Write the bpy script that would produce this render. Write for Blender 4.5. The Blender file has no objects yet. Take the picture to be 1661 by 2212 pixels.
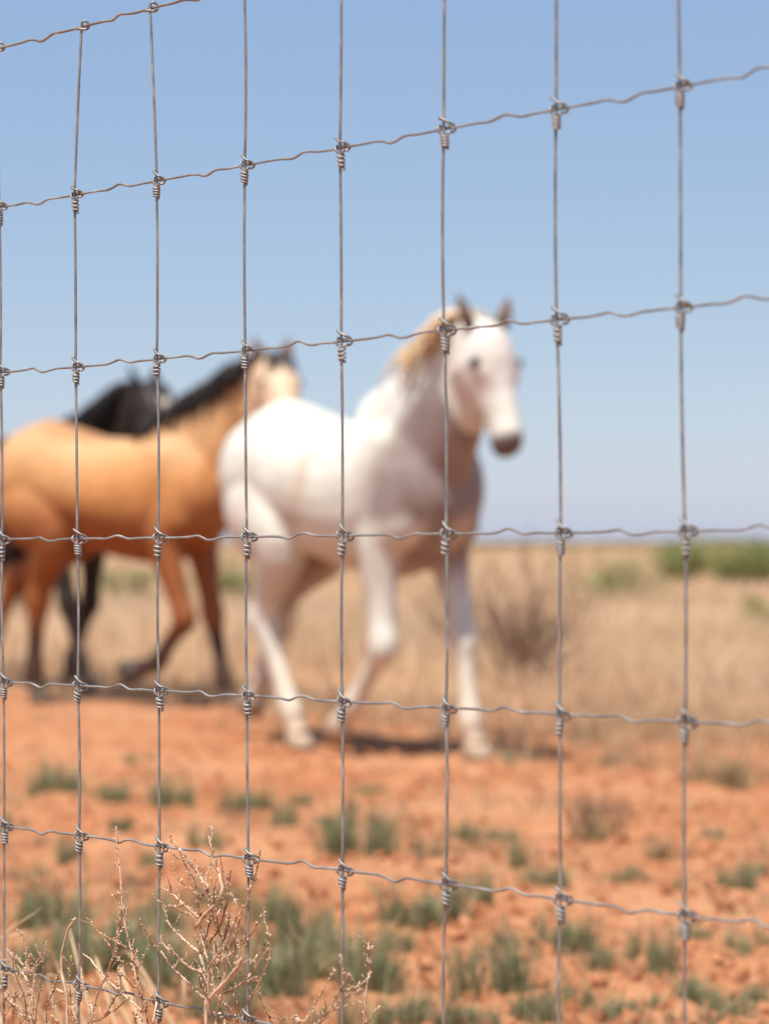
import bpy, math, random
import numpy as np
from mathutils import Vector, Matrix, Quaternion

random.seed(7)
rng = np.random.default_rng(7)
scene = bpy.context.scene
col = scene.collection

# ------------------------------------------------------------------ camera
CAM_H = 0.93                     # metres above the soil
F = 5384.0                       # focal length in units of a 1661 x 2212 frame
CX, CY, HORIZON = 830.5, 1106.0, 1168.0
PITCH = math.atan((HORIZON - CY) / F)
cam = bpy.data.cameras.new('camera')
cam.sensor_fit = 'VERTICAL'
cam.sensor_height = 36.0
cam.lens = F / 2212.0 * 36.0
cam.clip_start = 0.05
cam.clip_end = 6000.0
cam.dof.use_dof = True
cam.dof.focus_distance = 2.86
cam.dof.aperture_fstop = 4.1
cam.dof.aperture_blades = 0
cam_o = bpy.data.objects.new('camera', cam)
col.objects.link(cam_o)
cam_o.location = (0, 0, CAM_H)
cam_o.rotation_euler = (math.pi / 2 + PITCH, 0, 0)
scene.camera = cam_o

# ------------------------------------------------------------------ sky and sun
SUN_FROM = Vector((-0.15, -0.335, 0.93)).normalized()
world = bpy.data.worlds.new('World')
scene.world = world
world.use_nodes = True
wn = world.node_tree
bg = wn.nodes['Background']
sky = wn.nodes.new('ShaderNodeTexSky')
sky.sky_type = 'NISHITA'
sky.sun_disc = False
sky.sun_elevation = math.asin(SUN_FROM.z)
sky.sun_rotation = math.atan2(SUN_FROM.x, SUN_FROM.y)
sky.altitude = 0
sky.air_density = 0.6
sky.dust_density = 0.72
sky.ozone_density = 4.0
tone = wn.nodes.new('ShaderNodeMix')                    # camera white balance of the dome
tone.data_type = 'RGBA'; tone.blend_type = 'MULTIPLY'
tone.inputs[0].default_value = 1.0
tone.inputs[7].default_value = (0.804, 0.523, 0.22, 1)
veil = wn.nodes.new('ShaderNodeMix')                    # thin even haze over the whole dome
veil.data_type = 'RGBA'; veil.blend_type = 'ADD'
veil.inputs[0].default_value = 1.0
veil.inputs[7].default_value = (0.86, 1.66, 3.40, 1)
wn.links.new(sky.outputs[0], tone.inputs[6])
wn.links.new(tone.outputs[2], veil.inputs[6])
wn.links.new(veil.outputs[2], bg.inputs[0])
bg.inputs[1].default_value = 0.102

sun = bpy.data.lights.new('sun', 'SUN')
sun.energy = 4.3
sun.angle = math.radians(0.53)
sun.color = (1.0, 0.94, 0.85)
sun_o = bpy.data.objects.new('sun', sun)
col.objects.link(sun_o)
sun_o.rotation_euler = (-SUN_FROM).to_track_quat('-Z', 'Y').to_euler()
sun_o.location = (-20, -6, 30)

vs = scene.view_settings
vs.view_transform = 'Standard'
vs.look = 'None'
vs.exposure = 0.69
vs.gamma = 1.0
vs.use_curve_mapping = False
scene.render.engine = 'CYCLES'
scene.cycles.use_denoising = True
scene.cycles.max_bounces = 6

# ------------------------------------------------------------------ helpers
def ray(x, y):
    a = (x - CX) / F
    b = (CY - y) / F
    c, s = math.cos(PITCH), math.sin(PITCH)
    return Vector((a, c - b * s, s + b * c))

def at(x, y, depth):
    """World point seen at (x, y) of the frame, at a distance along Y."""
    d = ray(x, y)
    return Vector((0, 0, CAM_H)) + d * (depth / d.y)

def ground_depth(y):
    d = ray(CX, y)
    return d.y * CAM_H / -d.z

def link(o, parent=None):
    col.objects.link(o)
    if parent is not None:
        o.parent = parent
    return o

def tag(o, label=None, cat=None, group=None, kind=None):
    if label: o['label'] = label
    if cat: o['category'] = cat
    if group: o['group'] = group
    if kind: o['kind'] = kind
    return o

def empty(name, loc=(0, 0, 0), rz=0.0):
    o = bpy.data.objects.new(name, None)
    o.empty_display_size = 0.1
    o.location = loc
    o.rotation_euler = (0, 0, rz)
    return link(o)

class MB:
    """Collects tubes, lofts and lumps into one mesh."""
    def __init__(self):
        self.v, self.f = [], []
    def tube(self, pts, rad, sides=6, caps=True):
        pts = [Vector(p) for p in pts]
        n = len(pts)
        if not hasattr(rad, '__len__'):
            rad = [rad] * n
        t = (pts[1] - pts[0]).normalized()
        u = t.orthogonal().normalized()
        base = len(self.v)
        for i, p in enumerate(pts):
            if i == 0: tn = pts[1] - pts[0]
            elif i == n - 1: tn = pts[-1] - pts[-2]
            else: tn = (pts[i + 1] - pts[i]).normalized() + (pts[i] - pts[i - 1]).normalized()
            if tn.length < 1e-9: tn = t
            tn = tn.normalized()
            q = t.rotation_difference(tn)
            u = (q @ u).normalized()
            t = tn
            w = t.cross(u)
            for k in range(sides):
                a = 2 * math.pi * k / sides
                self.v.append(tuple(p + (u * math.cos(a) + w * math.sin(a)) * rad[i]))
        for i in range(n - 1):
            for k in range(sides):
                a, b = base + i * sides + k, base + i * sides + (k + 1) % sides
                self.f.append((a, b, b + sides, a + sides))
        if caps:
            self.f.append(tuple(base + k for k in reversed(range(sides))))
            e = base + (n - 1) * sides
            self.f.append(tuple(e + k for k in range(sides)))
        return self
    def loft(self, rings, seg=18):
        """rings: (centre, lateral vector, other vector)."""
        base = len(self.v)
        for c, a, b in rings:
            c, a, b = Vector(c), Vector(a), Vector(b)
            for k in range(seg):
                th = 2 * math.pi * k / seg
                self.v.append(tuple(c + a * math.cos(th) + b * math.sin(th)))
        n = len(rings)
        for i in range(n - 1):
            for k in range(seg):
                p, q = base + i * seg + k, base + i * seg + (k + 1) % seg
                self.f.append((p, q, q + seg, p + seg))
        self.f.append(tuple(base + k for k in reversed(range(seg))))
        e = base + (n - 1) * seg
        self.f.append(tuple(e + k for k in range(seg)))
        return self
    def lump(self, c, r, sq=(1, 1, 1), axis=None):
        """A small irregular eight-faced grain."""
        c = Vector(c)
        ds = [Vector(d) for d in ((1,0,0),(-1,0,0),(0,1,0),(0,-1,0),(0,0,1),(0,0,-1))]
        b = len(self.v)
        q = Quaternion((random.random() - .5, random.random() - .5, random.random() - .5, random.random() - .5)).normalized() if axis is None else Vector((0, 0, 1)).rotation_difference(axis)
        for d in ds:
            d = Vector((d.x * sq[0], d.y * sq[1], d.z * sq[2]))
            self.v.append(tuple(c + (q @ d) * r * random.uniform(.75, 1.2)))
        for t in ((0,2,4),(2,1,4),(1,3,4),(3,0,4),(2,0,5),(1,2,5),(3,1,5),(0,3,5)):
            self.f.append(tuple(b + i for i in t))
        return self
    def mesh(self, name, mat, smooth=True):
        m = bpy.data.meshes.new(name)
        m.from_pydata(self.v, [], self.f)
        if mat: m.materials.append(mat)
        if smooth:
            m.polygons.foreach_set('use_smooth', [True] * len(m.polygons))
        m.update()
        return m
    def build(self, name, mat, parent=None, smooth=True):
        return link(bpy.data.objects.new(name, self.mesh(name, mat, smooth)), parent)

def catmull(pts, n=6):
    pts = [Vector(p) for p in pts]
    if len(pts) < 3:
        return pts
    out = []
    P = [pts[0] * 2 - pts[1]] + pts + [pts[-1] * 2 - pts[-2]]
    for i in range(1, len(P) - 2):
        a, b, c, d = P[i - 1:i + 3]
        for k in range(n):
            t = k / n
            out.append(0.5 * ((2 * b) + (c - a) * t + (2 * a - 5 * b + 4 * c - d) * t * t + (3 * b - a - 3 * c + d) * t ** 3))
    out.append(pts[-1])
    return out

# ------------------------------------------------------------------ materials
def new_mat(name, rough=0.8, spec=0.3, metal=0.0):
    m = bpy.data.materials.new(name)
    m.use_nodes = True
    nt = m.node_tree
    b = nt.nodes['Principled BSDF']
    b.inputs['Roughness'].default_value = rough
    b.inputs['Specular IOR Level'].default_value = spec
    b.inputs['Metallic'].default_value = metal
    return m, nt, b

def noise(nt, scale, detail=4, coord='Object', rough=0.55, vec=None):
    n = nt.nodes.new('ShaderNodeTexNoise')
    n.inputs['Scale'].default_value = scale
    n.inputs['Detail'].default_value = detail
    n.inputs['Roughness'].default_value = rough
    if vec is None:
        tc = nt.nodes.new('ShaderNodeTexCoord')
        nt.links.new(tc.outputs[coord], n.inputs['Vector'])
    else:
        nt.links.new(vec, n.inputs['Vector'])
    return n

def ramp(nt, fac, stops):
    r = nt.nodes.new('ShaderNodeValToRGB')
    e = r.color_ramp.elements
    while len(e) < len(stops): e.new(0.5)
    for i, (p, c) in enumerate(stops):
        e[i].position = p
        e[i].color = (*c, 1)
    nt.links.new(fac, r.inputs[0])
    return r

def mix(nt, fac, a, b, mode='MIX'):
    m = nt.nodes.new('ShaderNodeMix')
    m.data_type = 'RGBA'
    m.blend_type = mode
    for sock, val in ((0, fac), (6, a), (7, b)):
        if isinstance(val, (int, float)): m.inputs[sock].default_value = val
        elif isinstance(val, tuple): m.inputs[sock].default_value = (*val, 1)
        else: nt.links.new(val, m.inputs[sock])
    return m.outputs[2]

def bump(nt, b, height, strength, dist):
    n = nt.nodes.new('ShaderNodeBump')
    n.inputs['Strength'].default_value = strength
    n.inputs['Distance'].default_value = dist
    nt.links.new(height, n.inputs['Height'])
    nt.links.new(n.outputs[0], b.inputs['Normal'])

def mat_wire():
    m, nt, b = new_mat('galvanized_wire', 0.42, 0.5, 0.3)
    n1 = noise(nt, 38, 4)
    r = ramp(nt, n1.outputs[0], [(0.3, (0.17, 0.168, 0.16)), (0.55, (0.27, 0.268, 0.255)), (0.72, (0.40, 0.395, 0.375))])
    n2 = noise(nt, 14, 6)
    k = ramp(nt, n2.outputs[0], [(0.57, (0, 0, 0)), (0.70, (.5, .5, .5))])
    nt.links.new(mix(nt, k.outputs[0], r.outputs[0], (0.17, 0.12, 0.09)), b.inputs['Base Color'])
    rr = nt.nodes.new('ShaderNodeMapRange')
    rr.inputs[3].default_value = 0.32; rr.inputs[4].default_value = 0.6
    nt.links.new(n1.outputs[0], rr.inputs[0]); nt.links.new(rr.outputs[0], b.inputs['Roughness'])
    bump(nt, b, n1.outputs[0], 0.12, 0.0004)
    return m

def mat_coat(name, rough=0.55):
    m, nt, b = new_mat(name, rough, 0.25)
    a = nt.nodes.new('ShaderNodeVertexColor'); a.layer_name = 'coat'
    n = noise(nt, 7, 5)
    r = ramp(nt, n.outputs[0], [(0.3, (0.80, 0.79, 0.77)), (0.7, (1.05, 1.05, 1.05))])
    nt.links.new(mix(nt, 1.0, a.outputs[0], r.outputs[0], 'MULTIPLY'), b.inputs['Base Color'])
    n2 = noise(nt, 60, 3)
    bump(nt, b, n2.outputs[0], 0.12, 0.004)
    return m

def mat_plain(name, a, c, scale=20, rough=0.75, spec=0.25):
    m, nt, b = new_mat(name, rough, spec)
    n = noise(nt, scale, 4)
    r = ramp(nt, n.outputs[0], [(0.3, a), (0.7, c)])
    nt.links.new(r.outputs[0], b.inputs['Base Color'])
    return m

def mat_blade(name, trans=0.3, rough=0.6):
    m, nt, b = new_mat(name, rough, 0.2)
    a = nt.nodes.new('ShaderNodeVertexColor'); a.layer_name = 'tint'
    nt.links.new(a.outputs[0], b.inputs['Base Color'])
    t = nt.nodes.new('ShaderNodeBsdfTranslucent')
    nt.links.new(a.outputs[0], t.inputs[0])
    ms = nt.nodes.new('ShaderNodeMixShader'); ms.inputs[0].default_value = trans
    out = nt.nodes['Material Output']
    nt.links.new(b.outputs[0], ms.inputs[1]); nt.links.new(t.outputs[0], ms.inputs[2])
    nt.links.new(ms.outputs[0], out.inputs[0])
    return m

def mat_ground():
    m, nt, b = new_mat('red_soil', 0.95, 0.1)
    tc = nt.nodes.new('ShaderNodeTexCoord')
    v = tc.outputs['Object']
    n1 = noise(nt, 0.9, 6, vec=v)
    n2 = noise(nt, 7, 6, vec=v, rough=0.65)
    n3 = noise(nt, 40, 4, vec=v)
    soil = ramp(nt, n2.outputs[0], [(0.30, (0.18, 0.060, 0.027)), (0.43, (0.315, 0.120, 0.053)), (0.56, (0.39, 0.168, 0.077)), (0.70, (0.48, 0.248, 0.133))])
    dust = ramp(nt, n1.outputs[0], [(0.42, (0, 0, 0)), (0.66, (0.6, 0.6, 0.6))])
    c1 = mix(nt, dust.outputs[0], soil.outputs[0], (0.44, 0.235, 0.127))
    # dry litter between the grasses of the field beyond the bare strip
    sep = nt.nodes.new('ShaderNodeSeparateXYZ'); nt.links.new(v, sep.inputs[0])
    add = nt.nodes.new('ShaderNodeMath'); add.operation = 'MULTIPLY_ADD'
    nt.links.new(n1.outputs[0], add.inputs[0]); add.inputs[1].default_value = 5.0
    sl = nt.nodes.new('ShaderNodeMath'); sl.operation = 'MULTIPLY_ADD'
    nt.links.new(sep.outputs[0], sl.inputs[0]); sl.inputs[1].default_value = 0.7; nt.links.new(sep.outputs[1], sl.inputs[2])
    nt.links.new(sl.outputs[0], add.inputs[2])
    mr = nt.nodes.new('ShaderNodeMapRange'); mr.interpolation_type = 'SMOOTHSTEP'
    mr.inputs[1].default_value = 15.2; mr.inputs[2].default_value = 19.5
    nt.links.new(add.outputs[0], mr.inputs[0])
    n4 = noise(nt, 0.25, 5, vec=v)
    litter = ramp(nt, n4.outputs[0], [(0.3, (0.40, 0.215, 0.105)), (0.5, (0.47, 0.285, 0.155)), (0.7, (0.54, 0.38, 0.225))])
    nt.links.new(mix(nt, mr.outputs[0], c1, litter.outputs[0]), b.inputs['Base Color'])
    mx = mix(nt, 0.35, n2.outputs[0], n3.outputs[0])
    bump(nt, b, mx, 0.6, 0.05)
    return m

M_WIRE = mat_wire()
M_GROUND = mat_ground()
M_BLADE = mat_blade('dry_blade', 0.4)
M_GREEN = mat_blade('green_blade', 0.3)
M_TWIG = mat_plain('dry_twig', (0.30, 0.17, 0.09), (0.76, 0.57, 0.41), 45, 0.7, 0.3)
M_TWIG_DARK = mat_plain('brown_twig', (0.15, 0.068, 0.034), (0.42, 0.25, 0.14), 60, 0.75, 0.25)
M_BUD = mat_plain('dry_bud', (0.22, 0.11, 0.055), (0.78, 0.60, 0.43), 130, 0.7, 0.2)
M_GREYTWIG = mat_plain('grey_twig', (0.18, 0.105, 0.075), (0.31, 0.20, 0.145), 20, 0.85, 0.15)

# ------------------------------------------------------------------ ground
def gnoise(x, y):
    return (0.012 * np.sin(2.1 * x + 0.7 * y) * np.cos(1.3 * y - 0.5 * x) + 0.014 * np.sin(5.3 * x - 3.1 * y + 1.0)
            * np.sin(4.1 * y + 2.2 * x) + 0.006 * np.sin(13.0 * x + 3.0) * np.cos(11.0 * y + 5.0 * x))

def ground_z(x, y):
    return float(gnoise(np.float64(x), np.float64(y)))

def axis(fine0, fine1, step, far0, far1, g=1.22):
    a = list(np.arange(fine0, fine1 + 1e-6, step))
    s = step
    while a[-1] < far1:
        s *= g; a.append(a[-1] + s)
    s = step
    while a[0] > far0:
        s *= g; a.insert(0, a[0] - s)
    return np.array(a)

gx = axis(-2.6, 2.6, 0.045, -2500, 2500)
gy = axis(4.0, 13.0, 0.045, -40, 4500)
GX, GY = np.meshgrid(gx, gy)
fade = 1.0 / (1.0 + (np.abs(GX) + np.abs(GY)) / 60.0)
fine = np.where((np.abs(GX) < 3.4) & (GY > 3) & (GY < 14), 1.0, 0.0)
GZ = gnoise(GX, GY) * fade + fine * rng.normal(0, 0.0075, GX.shape)
GZ = np.where((np.abs(GX) > 60) | (GY > 80), 0.0, GZ)
nx, ny = len(gx), len(gy)
gv = np.stack([GX, GY, GZ], -1).reshape(-1, 3)
idx = np.arange(nx * ny).reshape(ny, nx)
gf = np.stack([idx[:-1, :-1], idx[:-1, 1:], idx[1:, 1:], idx[1:, :-1]], -1).reshape(-1, 4)
gm = bpy.data.meshes.new('ground')
gm.from_pydata(gv.tolist(), [], gf.tolist())
gm.materials.append(M_GROUND)
gm.polygons.foreach_set('use_smooth', [True] * len(gm.polygons))
ground = link(bpy.data.objects.new('ground', gm))
tag(ground, 'bare red-orange soil running back into a dry field', 'ground', kind='structure')

# ------------------------------------------------------------------ woven wire fence
TH = math.radians(46.0)
E = Vector((math.cos(TH), -math.sin(TH), 0))          # along the fence, towards the right
NRM = Vector((-math.sin(TH), -math.cos(TH), 0))       # towards the camera side
P0 = Vector((0, 2.556, 0))

def on_fence(x, y, off=0.0):
    d = ray(x, y)
    o = Vector((0, 0, CAM_H))
    t = (P0 + NRM * off - o).dot(NRM) / d.dot(NRM)
    return o + d * t

def sz(p):                       # position along the fence and height
    return (p - P0).dot(E), p.z

ROWS = {
 0: [(0, 104), (180, 57), (326, 17)],
 1: [(4, 447), (165, 421), (340, 390), (528, 356), (732, 319), (955, 277), (1197, 235), (1465, 185)],
 2: [(6, 804), (167, 793), (341, 775), (530, 757), (736, 737), (957, 713), (1200, 690), (1468, 663)],
 3: [(8, 1165), (170, 1164), (344, 1162), (535, 1160), (741, 1157), (965, 1153), (1212, 1151), (1480, 1148)],
 4: [(10, 1474), (171, 1481), (347, 1493), (537, 1503), (743, 1516), (968, 1529), (1214, 1543), (1483, 1559)],
 5: [(10, 1786), (174, 1805), (349, 1829), (542, 1855), (746, 1880), (970, 1910), (1217, 1943), (1485, 1978)],
 6: [(10, 2095), (173, 2128), (347, 2165), (540, 2203)],
}
C_LO, C_HI = -4, 11
K = {}
for r in range(7):
    for c, (x, y) in enumerate(ROWS[r]):
        K[r, c] = sz(on_fence(x, y))
def fit(r, k):
    cs = [c for (rr, c) in K if rr == r and 0 <= c <= 7]
    return np.polyfit(cs, [K[r, c][k] for c in cs], 1)
FS = {r: fit(r, 0) for r in range(1, 6)}
FZ = {r: fit(r, 1) for r in range(1, 6)}
ds = float(np.mean([FS[r][0] for r in FS]))
slope = FZ[3][0]
jr = random.Random(3)
for r in range(7):
    for c in range(C_LO, C_HI + 1):
        if (r, c) in K: continue
        if r in FS:
            edge = 0 if c < 0 else 7
            s = K[r, edge][0] + ds * (c - edge); z = K[r, edge][1] + FZ[r][0] * (c - edge)
        elif r == 0:
            if c > 2:
                rr = 1; 
                s = K[1, min(c, 7)][0] + ds * max(0, c - 7); z = K[0, 2][1] + FZ[1][0] * (c - 2)
            else:
                s = K[0, 0][0] + ds * c; z = K[0, 0][1] + FZ[1][0] * c
        else:
            s = (K[5, c][0] if (5, c) in K else K[5, 7][0] + ds * (c - 7))
            e = 3 if c > 3 else 0
            z = K[6, e][1] + FZ[5][0] * (c - e)
        K[r, c] = (s + jr.uniform(-.002, .002), z + jr.uniform(-.001, .001))
zr = 6
step = K[5, 1][1] - K[6, 1][1]
while K[zr, 1][1] - step * 0.9 > 0.03:
    step *= 0.92
    for c in range(C_LO, C_HI + 1):
        K[zr + 1, c] = (K[zr, c][0] + jr.uniform(-.002, .002), max(0.02, K[zr, c][1] - step))
    zr += 1
NR = zr + 1

def fpt(s, z, off=0.0):
    return Vector((P0.x, P0.y, 0)) + E * s + Vector((0, 0, z)) + NRM * off

fence = empty('wire_fence', fpt(K[3, 3][0], 0))
tag(fence, 'galvanized woven wire fence of tall mesh cells in sharp focus in front', 'wire fence')
FBASE = fence.location.copy()

RH, RV = 0.00138, 0.00158
wr = random.Random(11)
buckle = lambda s, z: 0.004 * math.sin(2.3 * s + 1.1) * math.sin(3.1 * z + .4)   # the sheet is not dead flat
for r in range(NR):                                    # level wires with their tension crimps
    pts = []
    for c in range(C_LO, C_HI):
        s0, z0 = K[r, c]; s1, z1 = K[r, c + 1]
        sign = 1 if (c + r * 0) % 2 else -1
        A = wr.uniform(0.0030, 0.0042)
        mid = wr.uniform(0.47, 0.56)
        w = 0.0
        prof = [(0, 0), (0.10, 0), (mid - .25, 0.02), (mid - .155, -0.10), (mid - .075, 0.35), (mid - .02, 1.0), (mid + .03, .98), (mid + .10, 0.12), (mid + .16, -0.18), (mid + .25, 0.02), (0.9, 0)]
        if wr.random() < 0.4:
            prof = [(0, 0), (0.10, 0), (mid - .25, 0), (mid - .14, -.25), (mid - .06, -.55), (mid + .0, .15), (mid + .05, .75), (mid + .12, .72), (mid + .2, .2), (mid + .28, 0), (0.9, 0)]
        for t, o in prof:
            sg = wr.uniform(-.0003, .0003) if 0.05 < t < .95 else 0
            s = s0 + (s1 - s0) * t; z = z0 + (z1 - z0) * t + sign * A * o + sg
            pts.append(fpt(s, z, -RH * 0.9 + buckle(s, z)))
    pts.append(fpt(*K[r, C_HI], -RH * 0.9 + buckle(*K[r, C_HI])))
    mb = MB().tube([p - FBASE for p in catmull(pts, 3)], RH * (1.25 if r == 0 else 1.0), 8)
    mb.build('level_wire', M_WIRE, fence)

UP = {}
for c in range(C_LO, C_HI + 1):                        # upright wires
    pts = []
    for r in range(NR):
        s, z = K[r, c]
        if r > 0:
            ps, pz = K[r - 1, c]
            b = wr.uniform(-.0022, .0022)
            for t in (.18, .38, .62, .82):
                ss, zz = ps + (s - ps) * t + b * math.sin(math.pi * t), pz + (z - pz) * t
                pts.append(fpt(ss, zz, RV + buckle(ss, zz)))
        pts.append(fpt(s, z + (0.001 if r == 0 else 0), RV + buckle(s, z)))
    if pts[-1].z > 0.012:
        pts.append(Vector((pts[-1].x, pts[-1].y, 0.004)))
    UP[c] = MB().tube([p - FBASE for p in catmull(pts, 3)], RV, 8).build('upright_wire', M_WIRE, fence)

def knot_mesh(seed):
    k = random.Random(seed)
    j = lambda a=0.7: k.uniform(-a, a)
    mm = 0.001
    def pth(l, r, n=4):
        return [Vector((x * mm, y * mm, z * mm)) for x, y, z in [tuple(v) for v in catmull([Vector(q) for q in l], n)]], r * mm
    mb = MB()
    # tip hooked over the upright, diagonal arm, turn round the level wire, back down to the upright
    p, r = pth([(-3.8 + j(), -1.6, 8.6 + j()), (-4.1, 0.9, 9.7), (-2.9, 3.3, 9.9), (0, 4.2, 8.0), (3.6, 3.7, 5.4 + j()), (6.3, 2.6, 3.9),
                (7.6, 0.2, 3.1), (8.3, -2.8, 1.4), (8.3, -4.2, -1.2), (7.2, -2.6, -3.6), (5.4, 0.4, -4.2), (3.2, 1.6, -5.6), (1.4, -1.3, -7.0)], 1.22)
    mb.tube(p, r, 7)
    # turn round the level wire at the left, then the coil down the upright
    c0 = k.uniform(-.3, .3)
    l = [(6.4, 1.4, -1.6), (6.9, 2.2, 1.0), (5.6, 0.9, 3.3), (4.0, -2.4, 2.6), (0, -4.3, 1.4), (-4.2, -2.6, 3.0), (-5.6, 0.2, 3.2), (-6.0, 2.6, 0.9), (-4.9, 2.2, -2.2), (-3.3, 0.2, -4.2)]
    n, turns, z0, z1 = 40, k.choice((3.5, 4.0, 4.0, 4.5)), -5.6, -18.5 + j(2.0)
    tilt = k.uniform(.05, .75)
    for i in range(n + 1):
        t = i / n
        a = math.pi + t * turns * 2 * math.pi
        R = 2.85 + 0.25 * math.sin(5 * t + c0)
        x, y = R * math.cos(a), -R * math.sin(a) * -1
        l.append((x, y + 1.4, z0 + (z1 - z0) * t - tilt * x))
    p, r = pth(l, 1.22, 2)
    mb.tube(p, r, 7)
    return mb.mesh('wire_knot', M_WIRE)

def top_mesh():
    mm = 0.001
    l = [(0, 1.4, -6), (-.2, 1.5, 0), (0.6, 1.6, 3.4), (2.6, 0.3, 5.2), (4.8, -2.2, 4.0), (5.4, -3.8, 0.4), (4.6, -2.4, -2.8), (2.0, .6, -3.6), (-1.6, 3.6, -3.0), (-4.6, 3.4, -2.4), (-6.2, 1.2, -2.6)]
    mb = MB()
    mb.tube([v * mm for v in catmull([Vector(q) for q in l], 4)], 1.42 * mm, 7)
    return mb.mesh('top_knot', M_WIRE)

KM = [knot_mesh(s) for s in range(9)]
TM = top_mesh()
for r in range(NR):
    for c in range(C_LO, C_HI + 1):
        s, z = K[r, c]
        o = bpy.data.objects.new('top_knot' if r == 0 else 'wire_knot', TM if r == 0 else KM[wr.randrange(9)])
        link(o, UP[c])
        o.location = fpt(s, z, buckle(s, z)) - FBASE
        if r == 0: o.location.z -= 0.0
        # local x along the fence, local y towards the camera side
        zax = Vector((0, 0, 1)); yax = NRM
        m = Matrix((E, yax, zax)).transposed()
        if m.determinant() < 0:
            m = Matrix((E, yax, zax)).transposed()
        o.matrix_local = Matrix.Translation(o.location) @ m.to_4x4() @ Matrix.Rotation(wr.uniform(-.13, .13), 4, 'Y') @ Matrix.Rotation(wr.uniform(-.3, .3), 4, 'Z') @ Matrix.Diagonal((1.14, 1.12, 1.12 * wr.uniform(.94, 1.06), 1))

# ------------------------------------------------------------------ horses
def make_horse(name, c, heading, scale, pose, colours, label, hs=1.0, wide=0.0):
    """Local frame: x forward, y to the horse's left, z up. heading: angle towards the camera from the right."""
    root = empty(name, (c[0], c[1], 0), -heading)
    root.scale = (scale,) * 3
    tag(root, label, 'horse', 'horses trotting behind the fence')
    mb = MB()
    # trunk: x, centre z, half height, half width
    T = [(-.84, 1.20, .05, .06), (-.81, 1.20, .14, .14), (-.74, 1.20, .22, .20), (-.62, 1.20, .285, .255), (-.46, 1.205, .328, .29), (-.28, 1.165, .318, .29),
         (-.08, 1.11, .312, .305), (.12, 1.085, .325, .305), (.30, 1.10, .36, .275), (.44, 1.14, .37, .235), (.56, 1.14, .31, .215), (.66, 1.12, .22, .18), (.72, 1.11, .10, .10)]
    mb.loft([((x, 0, z), (0, w, 0), (0, 0, h)) for x, z, h, w in T], 24)
    # neck
    nk = pose['neck']            # (point, half depth, half width)
    pts = [Vector(p) for p, _, _ in nk]
    rings = []
    for i, (p, hd, hw) in enumerate(nk):
        t = (pts[min(i + 1, len(pts) - 1)] - pts[max(i - 1, 0)]).normalized()
        lat = Vector((0, 0, 1)).cross(t)
        lat = Vector((0, 1, 0)) if lat.length < .2 else lat.normalized()
        n = t.cross(lat)
        rings.append((p, lat * hw, n * hd))
    mb.loft(rings, 20)
    # head
    poll = Vector(pose['poll']); d = Vector(pose['head']).normalized()
    lat = Vector((0, 0, 1)).cross(d).normalized()
    fr = lat.cross(d).normalized()
    if fr.x < 0: fr = -fr
    H = [(-.06, -.02, .05, .045), (0.0, -.015, .095, .08), (.08, -.025, .125, .10), (.17, -.04, .142, .108), (.26, -.045, .132, .094), (.34, -.028, .104, .074),
         (.42, -.008, .083, .06), (.50, -.002, .074, .056), (.56, -.006, .074, .060), (.605, -.014, .060, .054), (.635, -.02, .034, .036)]
    mb.loft([(poll + d * t * hs + fr * o, lat * hw * (1.08 + wide * max(0, 1 - abs(t - .14) / .22)), fr * hd * 1.04) for t, o, hd, hw in H], 18)
    for s in (-1, 1):            # brow over each eye, cheek
        mb.loft([(poll + d * t + fr * o + lat * s * l, lat * r, fr * r) for t, o, l, r in ((.10, .035, .055, .015), (.15, .04, .068, .036), (.20, .04, .072, .036), (.26, .035, .06, .015))], 10)
    for s in (-1, 1):            # shoulder blade and upper arm, haunch, flank fold
        for cx, cy, cz, rx, ry, rz, tl in ((.37, .165, 1.13, .13, .105, .27, .30), (.50, .15, .98, .12, .09, .12, -.4), (-.50, .165, 1.20, .22, .135, .24, -.25), (-.30, .17, 1.0, .13, .10, .18, .35)):
            e = Vector((math.sin(tl), 0, math.cos(tl))); g = Vector((math.cos(tl), 0, -math.sin(tl)))
            mb.loft([(Vector((cx, cy * s, cz)) + e * rz * q, (0, ry * k, 0), g * rx * k) for q, k in ((-1, .12), (-.75, .66), (-.4, .92), (0, 1), (.4, .92), (.75, .66), (1, .12))], 14)
    # legs: joints with (fore-aft, side) radii
    def leg(P, R, s):
        """P: joints top to coronet."""
        pts = catmull([Vector(p) for p in P], 4)
        rad = catmull([Vector((a, b, 0)) for a, b in R], 4)
        rings = []
        for i, p in enumerate(pts):
            t = (pts[min(i + 1, len(pts) - 1)] - pts[max(i - 1, 0)]).normalized()
            sd = Vector((0, 1, 0)); sd = (sd - t * sd.dot(t)).normalized()
            fw = sd.cross(t)
            rings.append((p, sd * rad[i].y, fw * rad[i].x))
        mb.loft(rings, 14)
    FR = [(.17, .090), (.138, .100), (.100, .088), (.062, .058), (.068, .063), (.049, .044), (.044, .039), (.060, .052), (.045, .042), (.058, .056)]
    HR = [(.20, .115), (.215, .135), (.155, .115), (.092, .074), (.078, .058), (.090, .064), (.056, .047), (.048, .042), (.063, .053), (.046, .044), (.060, .058)]
    hooves = []
    for k, L in pose['fore'].items():
        y = L['elbow'][1]
        el, kn, fe, ho = (Vector(L[q]) for q in ('elbow', 'knee', 'fetlock', 'hoof'))
        top = Vector((el.x + .07, y * .82, 1.20)); sh = Vector((el.x + .06, y * .9, 1.02))
        leg([top, sh, el.lerp(kn, .12), el.lerp(kn, .72), kn, kn.lerp(fe, .25), kn.lerp(fe, .65), fe, fe.lerp(ho, .5), ho], FR, y)
        hooves.append((fe, ho))
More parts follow.
